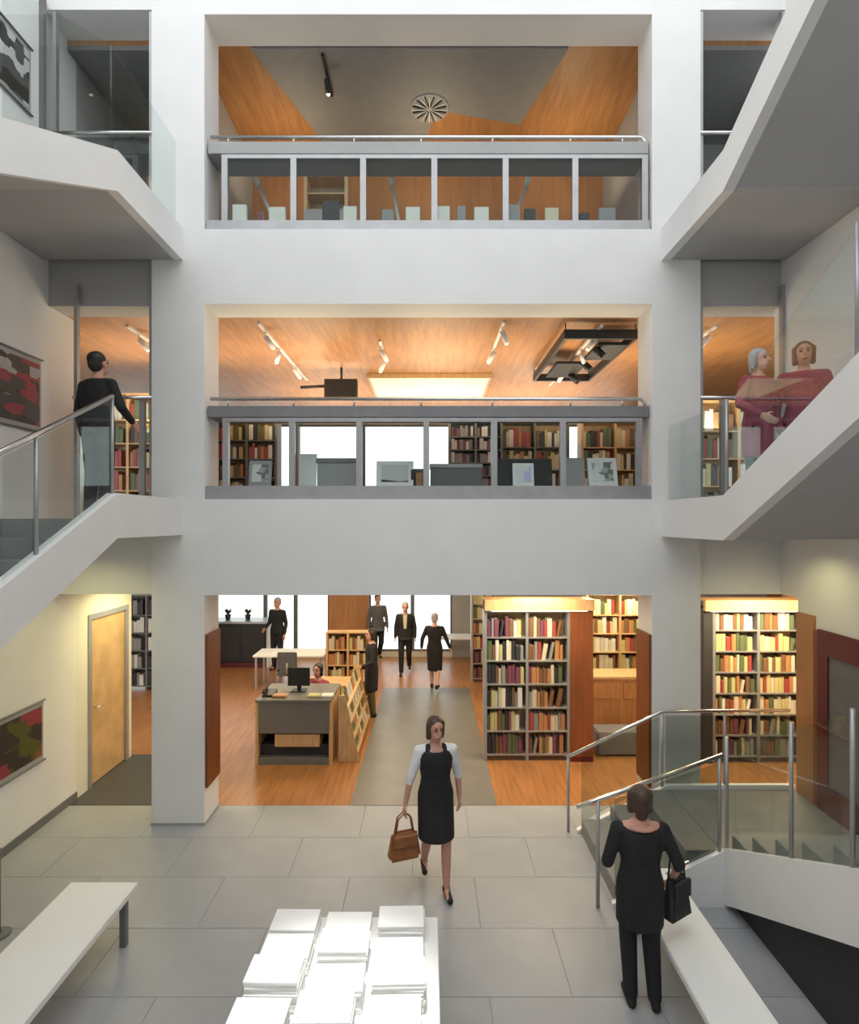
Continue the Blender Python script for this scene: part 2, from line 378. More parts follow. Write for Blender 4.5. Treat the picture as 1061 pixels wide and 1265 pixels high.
# display balustrades in the two upper openings
def display_balustrade(label, z0, zs, zt, zl0, zl1, zr, posts, ledgemat):
    Y = D0 + .06
    t = thing('display_balustrade', label, 'balustrade')
    bx('display_shelf', 'frame_grey', t, PL1 + .01, PR0 - .01, Y - .03, Y + .50, z0, zs)
    for p in posts: bx('post', 'frame_grey', t, p - .035, p + .035, Y - .02, Y + .04, zs, zt)
    bx('top_rail', 'frame_grey', t, posts[0] - .035, posts[-1] + .035, Y - .02, Y + .05, zt, zt + .045)
    bx('counter_ledge', ledgemat, t, PL1 + .02, PR0 - .02, Y + .0, Y + .45, zl0, zl1)
    for a, b in zip(posts, posts[1:]):
        bx('glass_pane', 'glass', t, a + .035, b - .035, Y + .005, Y + .015, zs, zt)
    obj('handrail', tube(B(), [(PL1 + .04, Y + .03, zr), (PR0 - .1, Y + .03, zr), (PR0 - .05, Y + .03, zr - .05), (PR0 - .05, Y + .03, zl1)], .022), 'steel', t)
    for x in (-2.4, -1.62, -.9, -.1, .75, 1.68, 2.3):
        obj('bracket', tube(B(), [(x, Y + .03, zl1), (x, Y + .03, zr)], .012, 6), 'steel', t)
    return t
P1 = [(p - 530) / 104.2 for p in (278, 360, 443, 526, 610, 695, 789)]
P2 = [(p - 530) / 104.2 for p in (277, 362, 448, 536, 624, 710, 796)]
display_balustrade('grey framed glass display balustrade across the middle storey opening', 3.84, 4.0, 4.76, 4.82, 4.95, 5.04, P1, 'ledge_grey')
display_balustrade('grey framed glass display balustrade across the top storey opening', 7.02, 7.14, 7.88, 7.95, 8.09, 8.16, P2, 'grey_paint')

# glazed screens with a rail in the side openings of both upper storeys
def screen(label, x0, x1, z0, z1, zr, door_x):
    t = thing('glass_screen', label, 'glass screen'); Y = D0 + .05
    for x in (x0 + .02, x1 - .02): bx('post', 'frame_grey', t, x - .02, x + .02, Y - .03, Y + .03, z0, z1)
    if door_x: bx('post', 'frame_grey', t, door_x - .03, door_x + .03, Y - .03, Y + .03, z0, zr)
    xs = [x0 + .04] + ([door_x] if door_x else []) + [x1 - .04]
    for a, b in zip(xs, xs[1:]): bx('glass_pane', 'glass', t, a + .03, b - .03, Y - .005, Y + .005, z0 + .02, zr - .03)
    obj('handrail', tube(B(), [(x0, Y - .04, zr), (x1, Y - .04, zr)], .02), 'steel', t)
screen('glass guard behind the person in black at the middle gallery opening', XL + .35, PL0, Z1, 6.38, 5.04, -3.3 - .1)
screen('glass guard in the gallery opening below the two women in red', PR1, XR, Z1, 6.38, 5.04, 3.48)
screen('glass guard in the top gallery opening by the black and white print', XL + .1, PL0, Z2, 9.6, 8.16, None)
screen('glass guard in the top gallery opening by the rising stair', PR1, XR, Z2, 9.6, 8.16, None)

# ================================================================ GROUND FLOOR FITTINGS
# wall door on the left
d = thing('door_1', '', 'door'); del d['label']; del d['category']; d['kind'] = 'structure'
bx('door_leaf', 'pale_wood', d, XL - .06, XL - .02, 7.62, 8.48, .02, 2.26)
fr = B(); box(fr, XL - .08, XL + .015, 7.55, 7.62, 0, 2.33); box(fr, XL - .08, XL + .015, 8.48, 8.55, 0, 2.33); box(fr, XL - .08, XL + .015, 7.62, 8.48, 2.26, 2.33)
obj('door_frame', fr, 'frame_grey', d)
obj('door_handle', tube(B(), [(XL - .02, 7.72, 1.05), (XL + .04, 7.72, 1.05), (XL + .04, 7.84, 1.05)], .01, 8), 'steel', d)
# red framed glazed door on the right wall, above the landing
d = thing('door_2', '', 'door'); del d['label']; del d['category']; d['kind'] = 'structure'
fr = B(); box(fr, XR - .03, XR, 4.6, 6.1, ZL, ZL + .30); box(fr, XR - .03, XR, 5.94, 6.1, ZL + .30, 2.42); box(fr, XR - .03, XR, 4.6, 5.94, 2.16, 2.42)
obj('door_frame', fr, 'maroon', d)
bx('pane', 'dark_grey', d, XR - .015, XR, 4.6, 5.94, ZL + .3, 2.16)
sbox('trim_7', 'wood_wall', XR - .02, XR, 6.16, 6.46, ZL, 2.55)
sbox('trim_8', 'red_wood', XR - .03, XR, 6.1, 6.16, ZL, 2.4)
# dark wood cheeks on the inner sides of the piers
for nm, x0, x1 in (('trim_9', PL1, PL1 + .03), ('trim_10', PR0 - .03, PR0)): sbox(nm, 'red_wood', x0, x1, D0 + .02, D1 - .02, .43, 2.24)

def bench(label, x0, x1, y0, y1, legs):
    t = thing('bench', label, 'bench', ((x0 + x1) / 2, (y0 + y1) / 2, 0)); cx, cy = t.location.x, t.location.y
    obj('seat', bevel(box(B(), x0 - cx, x1 - cx, y0 - cy, y1 - cy, .40, .46), .008), 'white', t)
    for y in legs:
        bm = B(); box(bm, x0 - cx + .03, x0 - cx + .08, y - cy, y - cy + .05, 0, .4); box(bm, x1 - cx - .08, x1 - cx - .03, y - cy, y - cy + .05, 0, .4)
        box(bm, x0 - cx + .08, x1 - cx - .08, y - cy, y - cy + .05, .35, .4)
        obj('leg_frame', bm, 'dark_grey', t)
bench('long white bench with grey metal legs along the poster wall', -3.1, -2.52, 1.6, 4.9, (1.8, 3.2, 4.75))
bench('white bench beside the stair, next to the woman with the black bag', 1.74, 2.17, 1.6, 5.1, (1.8, 3.3, 4.9))
t = thing('leaning_post', 'thin dark post standing by the near end of the long bench', 'post', (-3.72, 4.9, 0))
obj('pole', tube(B(), [(0, 0, 0), (0, 0, .75)], .012, 8), 'dark_grey', t); obj('base', lathe(B(), [(.09, 0), (.09, .012), (.02, .02)], 16), 'dark_grey', t)

# ---------------------------------------------------------------- books
def book_mesh(colour):
    """a hard-cover book standing on edge, spine toward -y: width x 1, depth y 1, height z 1 (scaled per copy)"""
    bm = B()
    box(bm, 0, .16, .04, 1, 0, 1); box(bm, .84, 1, .04, 1, 0, 1)
    prism(bm, [(0, .06), (.2, .0), (.8, .0), (1, .06), (.84, .09), (.16, .09)], 'z', 0, 1)
    n = len(bm.faces)
    box(bm, .16, .84, .09, .96, .03, .97, 1)
    return mesh_of('book', bm, ['cover_' + colour, 'pages'])
BOOK = {k: book_mesh(k) for k in BOOKC}
ORD = ['top', 'second', 'third', 'fourth', 'fifth', 'sixth', 'seventh']
def bookcase(name, label, x0, bays, bw, y, h, rows, where, fm, sm, palette, bay_names, per, individual=True, depth=.28, zb=.1, cat='bookcase', fill=.8):
    t = thing(name, label, cat, (x0, y, 0)); W_ = bays * bw
    for k in range(bays + 1): bx('upright', fm, t, k * bw - .02, k * bw + .02, 0, depth, zb - .1, zb - .1 + h)
    bx('back_panel', sm, t, 0, W_, depth, depth + .02, zb, zb - .1 + h)
    rh = (h - .12) / rows
    for b in range(bays):
        for r in range(rows): bx('shelf', fm, t, b * bw + .02, (b + 1) * bw - .02, .0, depth, zb + r * rh - .02, zb + r * rh)
    bx('top_board', fm, t, -.02, W_ + .02, 0, depth, zb - .1 + h, zb - .08 + h)
    bm = B(); shelf_books = []
    for b in range(bays):
        for r in range(rows):
            x = b * bw + .03; end = (b + 1) * bw - .04; tgt = b * bw + bw * random.uniform(fill, 1.0)
            while x < min(end, tgt):
                w = random.uniform(.65, 1.4) * bw / per
                if x + w > end: break
                hh = rh * random.uniform(.6, .86); c = random.choice(palette(r, b)); z = zb + r * rh
                dp = depth * random.uniform(.65, .8)
                if individual:
                    rowname = ORD[rows - 1 - r]
                    o = link('book', BOOK[c], None, (x0 + x, y + random.uniform(.01, .04), z)); o.scale = (w * .94, dp, hh)
                    if random.random() < .08 and x + w + .05 < end:
                        o.rotation_euler = (0, math.radians(10), 0); x += .05
                    shelf_books.append((o, c, rowname, bay_names[b]))
                else:
                    n0 = len(bm.faces); box(bm, x, x + w * .93, .03, .03 + dp, z, z + hh, PAL.index(c))
                x += w
    seen = {}
    for o, c, rn, bay in shelf_books: seen.setdefault((c, rn, bay), []).append(o)
    for (c, rn, bay), os_ in seen.items():
        for i, o in enumerate(os_):
            lead = '%s book' % c if len(os_) == 1 else '%s %s book along' % ((['first'] + ORD[1:])[min(i, 6)], c)
            tag(o, ('%s the %s shelf, %s' % (lead, rn, bay)) if len(os_) > 1 else '%s on the %s shelf, %s' % (lead, rn, bay), 'book', 'books on the %s shelf, %s' % (rn, bay))
    if not individual:
        o = obj('book_rows', bm, ['cover_' + c for c in PAL], None, (x0, y, 0)); tag(o, 'rows of mixed book spines on ' + where, 'books', None, 'stuff')
    return t
PAL = list(BOOKC)
mixA = lambda r, b: (['black', 'grey', 'green', 'white', 'cream', 'yellow', 'black', 'brown', 'purple', 'cream'] if b == 0 else ['orange', 'brown', 'black', 'red', 'cream', 'green', 'brown', 'grey', 'orange', 'purple'])
mixB = lambda r, b: (['yellow', 'cream', 'white', 'orange', 'green', 'cream', 'brown', 'red', 'yellow'] if r > 1 else ['brown', 'orange', 'green', 'cream', 'black', 'purple', 'brown', 'grey'])
bookcase('bookcase', 'two-bay metal bookcase with a broad wooden end panel, behind the walking woman', .84, 2, .62, 8.47, 2.22, 6,
         'bookcase beside the wooden end panel', 'frame_grey', 'pale_wood', mixA, ['walkway bay, bookcase with end panel', 'panel-side bay, bookcase with end panel'], 11)
e = thing('end_panel', 'broad red-brown wooden panel closing the end of the metal bookcase', 'panel', (2.10, 8.44, 0))
obj('board', bevel(box(B(), 0, .34, 0, .32, 0, 2.25), .004), 'red_wood', e); bx('base', 'maroon', e, .01, .33, -.005, .0, 0, .08)
bookcase('bookcase', 'tall two-bay bookcase lit yellow, seen behind the stair guard', 4.22, 2, .66, 8.40, 2.3, 7,
         'bookcase behind the stair guard', 'ledge_grey', 'pale_wood', mixB, ['dark-upright bay, yellow-lit bookcase', 'red-door bay, yellow-lit bookcase'], 11)
e = thing('end_panel', 'dark upright panel at the near side of the yellow-lit bookcase', 'panel', (4.05, 8.38, 0))
obj('board', bevel(box(B(), 0, .14, 0, .3, 0, 2.3), .004), 'charcoal', e)
for x0, x1, y, lb in ((.82, 2.44, 8.42, 'wooden light pelmet above the bookcase with the end panel'), (4.05, 5.58, 8.36, 'wooden light pelmet above the yellow-lit bookcase')):
    e = thing('pelmet', lb, 'pelmet', (x0, y, 2.262))
    bx('board', 'pale_wood', e, 0, x1 - x0, -.05, .02, 0, .14); bx('cover', 'pale_wood', e, 0, x1 - x0, -.05, .3, .14, .16)
    bx('light_strip', 'lamp_glow', e, .1, x1 - x0 - .1, -.02, .01, -.015, 0)
lamp('shelf_light', 'AREA', (1.4, 7.75, 2.6), 14, (1, .95, .7), 1.0, (math.radians(25), 0, 0), sy=.1)
lamp('shelf_light', 'AREA', (4.9, 7.7, 2.6), 34, AMBER, 1.0, (math.radians(25), 0, 0), sy=.1)
# further shelves, beyond
bookcase('bookcase', 'far bookcase lit yellow above the orange counter, between end panel and pier', 2.95, 2, .62, 10.6, 2.2, 6, 'the far shelves over the orange counter', 'pale_wood', 'pale_wood', mixB, ['', ''], 9, False)
lamp('shelf_light', 'AREA', (3.6, 10.2, 2.6), 25, AMBER, 1.0, (math.radians(25), 0, 0), sy=.1)
e = thing('counter', 'orange wooden counter with a pale top in front of the far shelves', 'counter', (2.62, 9.35, 0))
obj('body', bevel(box(B(), 0, 1.1, 0, .5, .1, .98), .005), 'wood_wall', e); bx('worktop', 'pale_wood', e, -.02, 1.12, -.02, .52, .98, 1.02); bx('plinth', 'charcoal', e, .03, 1.07, .03, .47, 0, .1)
bx('drawer', 'wood', e, .06, .52, -.015, 0, .66, .92); bx('drawer', 'wood', e, .58, 1.04, -.015, 0, .66, .92)
e = thing('low_box', 'low dark grey upholstered box standing before the orange counter', 'box', (2.56, 8.62, 0))
obj('body', bevel(box(B(), 0, .75, 0, .4, .02, .36), .02, 2), 'dark_grey', e); bx('base', 'charcoal', e, .04, .71, .04, .36, 0, .02)
bookcase('bookcase', 'narrow far bookcase beside the glass front, behind the woman in the black dress', .95, 1, .5, 12.6, 2.1, 6, 'the narrow far bookcase by the glass front', 'frame_grey', 'cream', mixB, [''], 8, False)
bookcase('bookcase', 'low shelf of yellow and orange books behind the reception desk', -2.05, 2, .42, 11.3, 1.35, 4, 'the low shelf behind the reception desk', 'pale_wood', 'pale_wood', lambda r, b: ['yellow', 'orange', 'cream', 'orange', 'brown', 'green'], ['', ''], 8, False)
bookcase('bookcase', 'dark grey shelving glimpsed between the wall door and the pier', -6.6, 2, .6, 12.0, 2.0, 5, 'the dark shelving past the wall door', 'dark_grey', 'dark_grey', lambda r, b: ['grey', 'white', 'black'], ['', ''], 8, False)

# reception desk
t = thing('reception_desk', 'grey reception desk with an open recessed base and wooden shelf', 'desk', (-2.0, 8.33, 0))
bx('front_panel', 'desk_grey', t, -.52, .53, 0, .04, .46, .92, .004)
bx('worktop', 'desk_grey', t, -.56, .56, -.02, .85, .92, .96, .006)
bx('side_panel', 'pale_wood', t, -.56, -.52, 0, .8, 0, .92); bx('side_panel', 'pale_wood', t, .52, .56, 0, .8, 0, .92)
bx('shelf', 'pale_wood', t, -.28, .38, .02, .5, .26, .44); bx('base', 'charcoal', t, -.52, .52, .12, .75, .0, .26)
bx('plinth', 'desk_grey', t, -.52, .52, .0, .12, 0, .1); bx('back_panel', 'charcoal', t, -.52, .52, .5, .54, .26, .92)
t = thing('return_desk', 'pale wooden return desk where the seated clerk works', 'desk', (-2.0, 9.8, 0))
bx('worktop', 'pale_wood', t, -.5, .6, 0, .6, .71, .74); bx('side_panel', 'pale_wood', t, -.5, -.46, 0, .6, 0, .71); bx('side_panel', 'pale_wood', t, .56, .6, 0, .6, 0, .71)
t = thing('monitor', 'black computer monitor standing on the reception desk', 'monitor', (-2.02, 8.75, .96))
bx('screen', 'black', t, -.17, .17, 0, .03, .08, .36, .006); bx('stand', 'black', t, -.03, .03, .03, .06, .01, .2); bx('base', 'black', t, -.11, .11, -.06, .12, 0, .012)
t = thing('telephone', 'black desk telephone beside the monitor on the reception desk', 'telephone', (-2.4, 8.55, .96))
obj('body', prism(B(), [(-.1, 0), (.1, 0), (.1, .07), (-.1, .03)], 'x', -.1, .08), 'black', t); obj('handset', tube(B(), [(-.08, -.1, .05), (-.08, -.06, .09), (-.08, .06, .1), (-.08, .1, .09)], .02, 8), 'charcoal', t)
for i, (x, c, lb) in enumerate(((-1.72, 'yellow', 'yellow book lying on the reception desk beside the monitor'), (-1.55, 'white', 'white ledger lying on the reception desk near its corner'), (-2.24, 'orange', 'orange book lying flat by the telephone'))):
    o = link('book', BOOK[c], None, (x - .09, 8.40, .96 + .035)); o.scale = (.035, .15, .2); o.rotation_euler = (0, math.radians(90), 0); tag(o, lb, 'book')
t = thing('leaflet_rack', 'sloped rack of pale leaflets along the side of the reception desk', 'rack', (-1.36, 8.45, 0))
obj('side_panel', prism(B(), [(0, 0), (.32, 0), (.1, .98), (0, .98)], 'y', 0, .02), 'pale_wood', t); obj('side_panel', prism(B(), [(0, 0), (.32, 0), (.1, .98), (0, .98)], 'y', 1.7, 1.72), 'pale_wood', t)
for k in range(4):
    zz = .12 + .22 * k; xx = .29 - .05 * k
    bx('shelf', 'pale_wood', t, 0, xx, .02, 1.7, zz - .02, zz)
    for j in range(7):
        o = obj('leaflet', box(B(), -.004, .004, 0, .17, 0, .19), 'cover_' + random.choice(['white', 'cream', 'yellow', 'orange', 'white', 'green']), None, (-1.36 + xx - .05, 8.49 + .235 * j, zz)); o.rotation_euler = (0, math.radians(-14), 0)
        lg = ['lowest', 'second lowest', 'third', 'top'][k]
        tag(o, '%s leaflet from the near end, %s ledge of the rack beside the reception desk' % ((['first'] + ORD[1:])[j], lg), 'leaflet', 'leaflets in the desk rack')
# black counter near the windows, with pots and screens
t = thing('counter', 'long black counter with a red skirting by the glass front', 'counter', (-5.5, 13.9, 0))
obj('body', bevel(box(B(), 0, 1.5, 0, .6, .12, 1.08), .01), 'black', t); bx('worktop', 'frame_grey', t, -.03, 1.53, -.03, .63, 1.08, 1.13); bx('skirting', 'maroon', t, 0, 1.5, -.01, .6, 0, .12)
bx('side_panel', 'white', t, 1.5, 1.54, 0, .6, 0, 1.08); bx('door_panel', 'charcoal', t, .3, .85, -.015, 0, .2, 1.0); bx('door_panel', 'charcoal', t, .9, 1.45, -.015, 0, .2, 1.0)
for x, lb in ((-5.05, 'small dark potted plant on the black counter, nearer the pier'), (-4.55, 'small dark potted plant on the black counter, nearer the standing man')):
    t = thing('potted_plant', lb, 'plant', (x, 14.2, 1.13)); obj('pot', lathe(B(), [(.05, 0), (.08, .12), (.07, .12), (.065, .1)], 12), 'charcoal', t)
    for k in range(9):
        a = k * 2.4; bm = B(); p = Vector((0, 0, .1)); q = Vector((math.cos(a) * .16, math.sin(a) * .16, .2 + .05 * (k % 3))); w = Vector((-math.sin(a), math.cos(a), 0)) * .035; m_ = (p + q) / 2 + Vector((0, 0, .05))
        prism_v = [bm.verts.new(v) for v in (p, m_ + w, q, m_ - w, m_ + Vector((0, 0, .01)))]
        for f_ in ((0, 1, 4), (1, 2, 4), (2, 3, 4), (3, 0, 4)): bm.faces.new([prism_v[i] for i in f_])
        obj('leaf', bm, 'green_leaf', t)
def desk(name, label, x, y, w, dp, h, m):
    t = thing(name, label, 'table', (x, y, 0)); obj('tabletop', bevel(box(B(), 0, w, 0, dp, h - .04, h), .005), m, t)
    for a in (.04, w - .08):
        for b in (.04, dp - .08): bx('leg', 'frame_grey', t, a, a + .04, b, b + .04, 0, h - .04)
desk('work_table', 'white work table with papers behind the standing man', -3.75, 12.0, 1.5, .7, .74, 'white')
desk('work_table', 'low white table beside the woman in the black dress by the glass front', .1, 13.9, 1.3, .6, .72, 'white')
for i, (x, y) in enumerate(((-3.4, 12.2), (-2.9, 12.3), (-2.6, 12.15))):
    o = obj('paper_sheet', box(B(), 0, .3, 0, .21, 0, .012), 'paper', None, (x, y, .74)); o.rotation_euler.z = .3 * i; tag(o, 'white paper lying on the work table, %s' % ['nearest the black counter', 'middle one', 'nearest the low shelf'][i], 'paper', 'papers on the work table')
def chair(label, x, y, rz, m='cloth_grey'):
    t = thing('office_chair', label, 'chair', (x, y, 0), rz)
    obj('seat', bevel(box(B(), -.22, .22, -.22, .22, .43, .49), .02, 2), m, t); obj('backrest', bevel(box(B(), -.2, .2, .19, .23, .55, .92), .015, 2), m, t)
    obj('stem', tube(B(), [(0, 0, .08), (0, 0, .43)], .025, 8), 'frame_grey', t); obj('back_support', tube(B(), [(0, .1, .45), (0, .23, .5), (0, .22, .7)], .018, 8), 'frame_grey', t)
    for k in range(5): a = k * 1.2566; obj('foot', tube(B(), [(0, 0, .1), (.26 * math.cos(a), .26 * math.sin(a), .03)], .02, 6), 'frame_grey', t)
chair('grey office chair of the seated clerk behind the reception desk', -1.80, 9.45, math.radians(160))
chair('grey office chair at the white work table', -2.9, 11.75, math.radians(180))

# ================================================================ LEAFLET TABLE (front)
ordn = ['first', 'second', 'third', 'fourth', 'fifth', 'sixth', 'seventh', 'eighth', 'ninth', 'tenth', 'eleventh', 'twelfth', 'thirteenth', 'fourteenth', 'fifteenth']
t = thing('display_table', 'white display table covered with stacks of white booklets', 'table', (-.56, 3.1, 0))
obj('tabletop', bevel(box(B(), -.56, .62, -.9, .98, .68, .73), .006), 'white', t)
for x in (-.52, .52):
    for y in (-.86, .86): bx('leg', 'white', t, x - .03 if x > 0 else x, x + .03 if x > 0 else x + .06, y, y + .06, 0, .68)
bk = mesh_of('booklet', bevel(box(B(), -.155, .155, -.11, .11, 0, .019), .003), 'paper')
rown = ['far', 'second', 'third', 'fourth']; coln = ['beside the bench side', 'in the middle', 'beside the walking woman side']
for r in range(4):
    for c in range(3):
        x = -.56 + (-.37, .0, .37)[c] + random.uniform(-.015, .015); y = 3.92 - .275 * r; n = (4, 6, 8, 9)[r] + (1, 0, 2, -1)[(r + c) % 4]
        for k in range(n):
            o = link('booklet', bk, None, (x + random.uniform(-.006, .006), y + random.uniform(-.006, .006), .73 + .0195 * k)); o.rotation_euler.z = random.uniform(-.03, .03)
            o.scale = (1, .95, 1)
            st = '%s row, %s' % (rown[r], ['bench-side stack', 'middle stack', 'staircase-side stack'][c])
            if k == n - 1: tag(o, 'topmost white booklet on the display table, ' + st, 'booklet', 'booklets on the display table')
            else: tag(o, 'white booklet %s up from the display table top, %s' % (ordn[k], st), 'booklet', 'booklets on the display table')
for i, (x, c) in enumerate(((-1.0, 'red'), (-.84, 'purple'), (-.62, 'black'), (-.42, 'grey'), (-.22, 'brown'))):
    for k in range(3):
        o = link('book', BOOK[c], None, (x - .08, 2.79, .73 + .035 * (k + 1))); o.scale = (.034, .2, .17); o.rotation_euler = (0, math.radians(90), 0)
        tag(o, '%s book lying %s, pile at the near edge of the display table' % (c, ['lowest', 'second', 'topmost'][k]), 'book', 'book piles at the near edge of the display table')

# ================================================================ UPPER FLOORS
for x, y, z, lb in ((-3.75, 6.1, 6.8, 'small round downlight in the soffit over the person in black'), (3.58, 6.2, 6.8, 'small round downlight in the soffit over the two women in red')):
    t = thing('downlight', lb, 'ceiling light', (x, y, z)); obj('rim', lathe(B(), [(.055, -.012), (.06, 0), (.06, .02)], 20), 'dark_grey', t); obj('diffuser', lathe(B(), [(.038, -.016), (.04, -.01)], 16), 'lamp_glow', t)
for x, y, lb in ((-3.9, 6.0, 'small round downlight under the middle landing above the wall print'), (3.7, 5.9, 'small round downlight under the middle landing above the red door')):
    t = thing('downlight', lb, 'ceiling light', (x, y, 3.43)); obj('rim', lathe(B(), [(.055, -.012), (.06, 0), (.06, .02)], 20), 'dark_grey', t); obj('diffuser', lathe(B(), [(.038, -.016), (.04, -.01)], 16), 'lamp_glow', t)
    lamp('downlight_lamp', 'SPOT', (x, y, 3.40), 32 if x < 0 else 22, (1, .90, .42), .04, (0, 0, 0), angle=150, blend=.8)
def track(label, x, y0, y1, z, spots, m='white'):
    t = thing('lighting_track', label, 'track light', (x, y0, z)); bx('track_rail', m, t, -.018, .018, 0, y1 - y0, -.035, 0)
    for s, tilt in spots:
        h = obj('spot_head', tube(B(), [(0, s - y0, -.09), (.07 * tilt, s - y0 + .11, -.20)], .036, 10), m, t)
        obj('stem', tube(B(), [(0, s - y0, -.03), (0, s - y0, -.1)], .01, 6), m, t)
        g = obj('lens', ball(B(), (.07 * tilt, s - y0 + .115, -.207), .026, u=8, v=6), 'lamp_glow', h)
track('white lighting track on the wooden ceiling next to the pier by the black landing figure', -2.2, 7.3, 10.2, 6.15, ((7.6, 1), (8.3, -1), (9.2, 1)))
track('short white lighting track left of the middle of the wooden ceiling', -.7, 8.0, 9.0, 6.15, ((8.2, 1), (8.8, -1)))
track('short white lighting track right of the middle of the wooden ceiling', .95, 7.25, 8.6, 6.15, ((7.4, 1), (8.3, -1)))
track('white lighting track running under the black ceiling frame', 2.2, 7.25, 10.4, 6.10, ((7.5, -1), (8.2, 1), (9.2, -1)))
track('white lighting track over the bookshelf past the black landing figure', -3.95, 7.4, 9.5, 6.15, ((7.7, 1), (8.6, 1)))
track('white lighting track over the gallery behind the two women in red', 3.75, 7.4, 9.5, 6.15, ((7.6, -1), (8.4, -1)))
track('black lighting track hanging from the grey top ceiling', -1.36, 7.2, 7.9, 9.53, ((7.5, 0),), 'black')
t = thing('ceiling_gantry', 'black rectangular frame with dark panels hung under the wooden ceiling', 'ceiling frame', (1.75, 7.35, 5.95))
for a in ((0, .95, 0, .04), (0, .95, 2.2, 2.24), (0, .04, .04, 2.2), (.91, .95, .04, 2.2)): bx('beam', 'black', t, *a, 0, .12)
bx('dark_panel', 'charcoal', t, .5, .9, .2, .9, -.02, .02); bx('dark_panel', 'charcoal', t, .15, .6, 1.1, 1.9, -.02, .02)
for a in ((.02, .02), (.93, .02), (.02, 2.22), (.93, 2.22)): obj('hanger', tube(B(), [(a[0], a[1], .12), (a[0], a[1], .2)], .008, 6), 'black', t)
for s in (.35, 1.0, 1.7): obj('spot_head', tube(B(), [(.5, s, -.02), (.6, s - .08, -.16)], .05, 10), 'black', t)
t = thing('hanging_screen', 'dark screen box hung from the wooden ceiling above the middle balustrade', 'screen', (-1.75, 9.4, 5.62))
obj('body', bevel(box(B(), 0, .55, 0, .12, 0, .33), .01), 'charcoal', t); bx('screen', 'black', t, .03, .52, -.005, 0, .03, .3); obj('arm', tube(B(), [(-.4, .06, .2), (0, .06, .22)], .025, 8), 'charcoal', t); obj('hanger', tube(B(), [(.28, .06, .33), (.28, .06, .53)], .02, 8), 'charcoal', t)
t = thing('ceiling_panel', 'pale luminous ceiling panel set in the wooden ceiling', 'ceiling light', (-1.05, 9.9, 6.10)); bx('diffuser', 'pale_panel', t, 0, 2.1, 0, 1.5, -.01, .02); 
fr = B(); box(fr, -.04, 0, -.04, 1.54, -.02, .05); box(fr, 2.1, 2.14, -.04, 1.54, -.02, .05); box(fr, 0, 2.1, -.04, 0, -.02, .05); box(fr, 0, 2.1, 1.5, 1.54, -.02, .05); obj('frame', fr, 'pale_wood', t)
t = thing('round_vent', 'round slotted vent on the grey top ceiling above the handrail', 'vent', (0, 8.15, 9.53)); obj('ring', lathe(B(), [(.27, -.02), (.28, 0)], 32), 'grey_paint', t)
for k in range(24):
    a = k * math.pi / 12; obj('blade', tube(B(), [(.05 * math.cos(a), .05 * math.sin(a), -.03), (.25 * math.cos(a), .25 * math.sin(a), -.03)], .009, 5), 'black' if k % 2 else 'white', t)

# shelves on the middle floor
mixU = lambda r, b: ['orange', 'brown', 'cream', 'yellow', 'green', 'red', 'black', 'white']
def upper_case(label, x0, bays, bw, y, h, rows, where, fm='pale_wood', sm='pale_wood', pal=mixU):
    t = bookcase('bookcase', label, x0, bays, bw, y, h, rows, where, fm, sm, pal, [''] * bays, 9, False)
    for o in [c for c in COL.objects if c.name.startswith('book_rows')][-1:] + [t]: o.location.z = Z1
upper_case('pale bookcase on the middle floor seen past the black landing figure', -5.4, 3, .6, 9.0, 2.0, 5, 'the middle floor bookcase past the landing figure')
upper_case('bookcase at the pier end of the middle display balustrade', -3.6, 2, .5, 9.6, 1.7, 5, 'the middle floor shelves behind the framed monogram board', 'dark_grey')
upper_case('dark magazine shelving behind the middle display balustrade',   .35, 2, .45, 9.8, 1.7, 7, 'the dark magazine shelving on the middle floor', 'dark_grey', 'dark_grey', lambda r, b: ['grey', 'black', 'grey', 'white', 'purple'])
upper_case('bookcase with coloured books behind the blue sheet on the middle floor', 1.3, 2, .6, 10.2, 1.75, 4, 'the middle floor shelves behind the blue sheet', 'dark_grey')
upper_case('wide bookcase behind the open pattern board on the middle floor', 2.75, 2, .6, 10.2, 1.75, 4, 'the middle floor shelves behind the pattern board')
upper_case('gallery bookcase below the two women in red', 4.1, 2, .6, 8.6, 1.8, 4, 'the gallery shelves below the women in red')
# things standing behind the glass on the middle balustrade
def board(name, label, cat, px0, px1, y, z0, h, m, tilt=-10, face=None, frame=None):
    t = thing(name, label, cat, ((px0 + px1) / 2, y, z0)); t.rotation_euler = (math.radians(tilt), 0, 0); w = (px1 - px0) / 2
    obj('board', bevel(box(B(), -w, w, 0, .02, 0, h), .003), m, t)
    if face: bx('printed_sheet', face, t, -w * .72, w * .72, -.004, 0, h * .2, h * .85)
    obj('strut', tube(B(), [(0, .02, h * .6), (0, .02 + h * .3, .06)], .006, 6), 'frame_grey', t)
ZS = 4.0; YS = 7.0
board('display_board', 'pale display board with a black monogram behind the first middle glass panel', 'board', -2.24, -1.96, YS, ZS, .34, 'grey_paint', -8, 'print_page')
board('display_board', 'plain light grey board behind the second middle glass panel', 'board', -1.62, -1.40, YS, ZS, .42, 'white', -6)
t = thing('storage_box', 'dark grey storage box beside the plain board on the middle shelf', 'box', (-1.15, YS, ZS)); obj('body', bevel(box(B(), -.24, .24, 0, .2, 0, .30), .006), 'grey_paint', t); obj('lid', bevel(box(B(), -.25, .25, -.01, .21, .30, .36), .006), 'ledge_grey', t)
board('open_book', 'open white book with a dark photograph behind the third middle glass panel', 'book', -.66, -.20, YS, ZS, .34, 'paper', -12, 'print_mono')
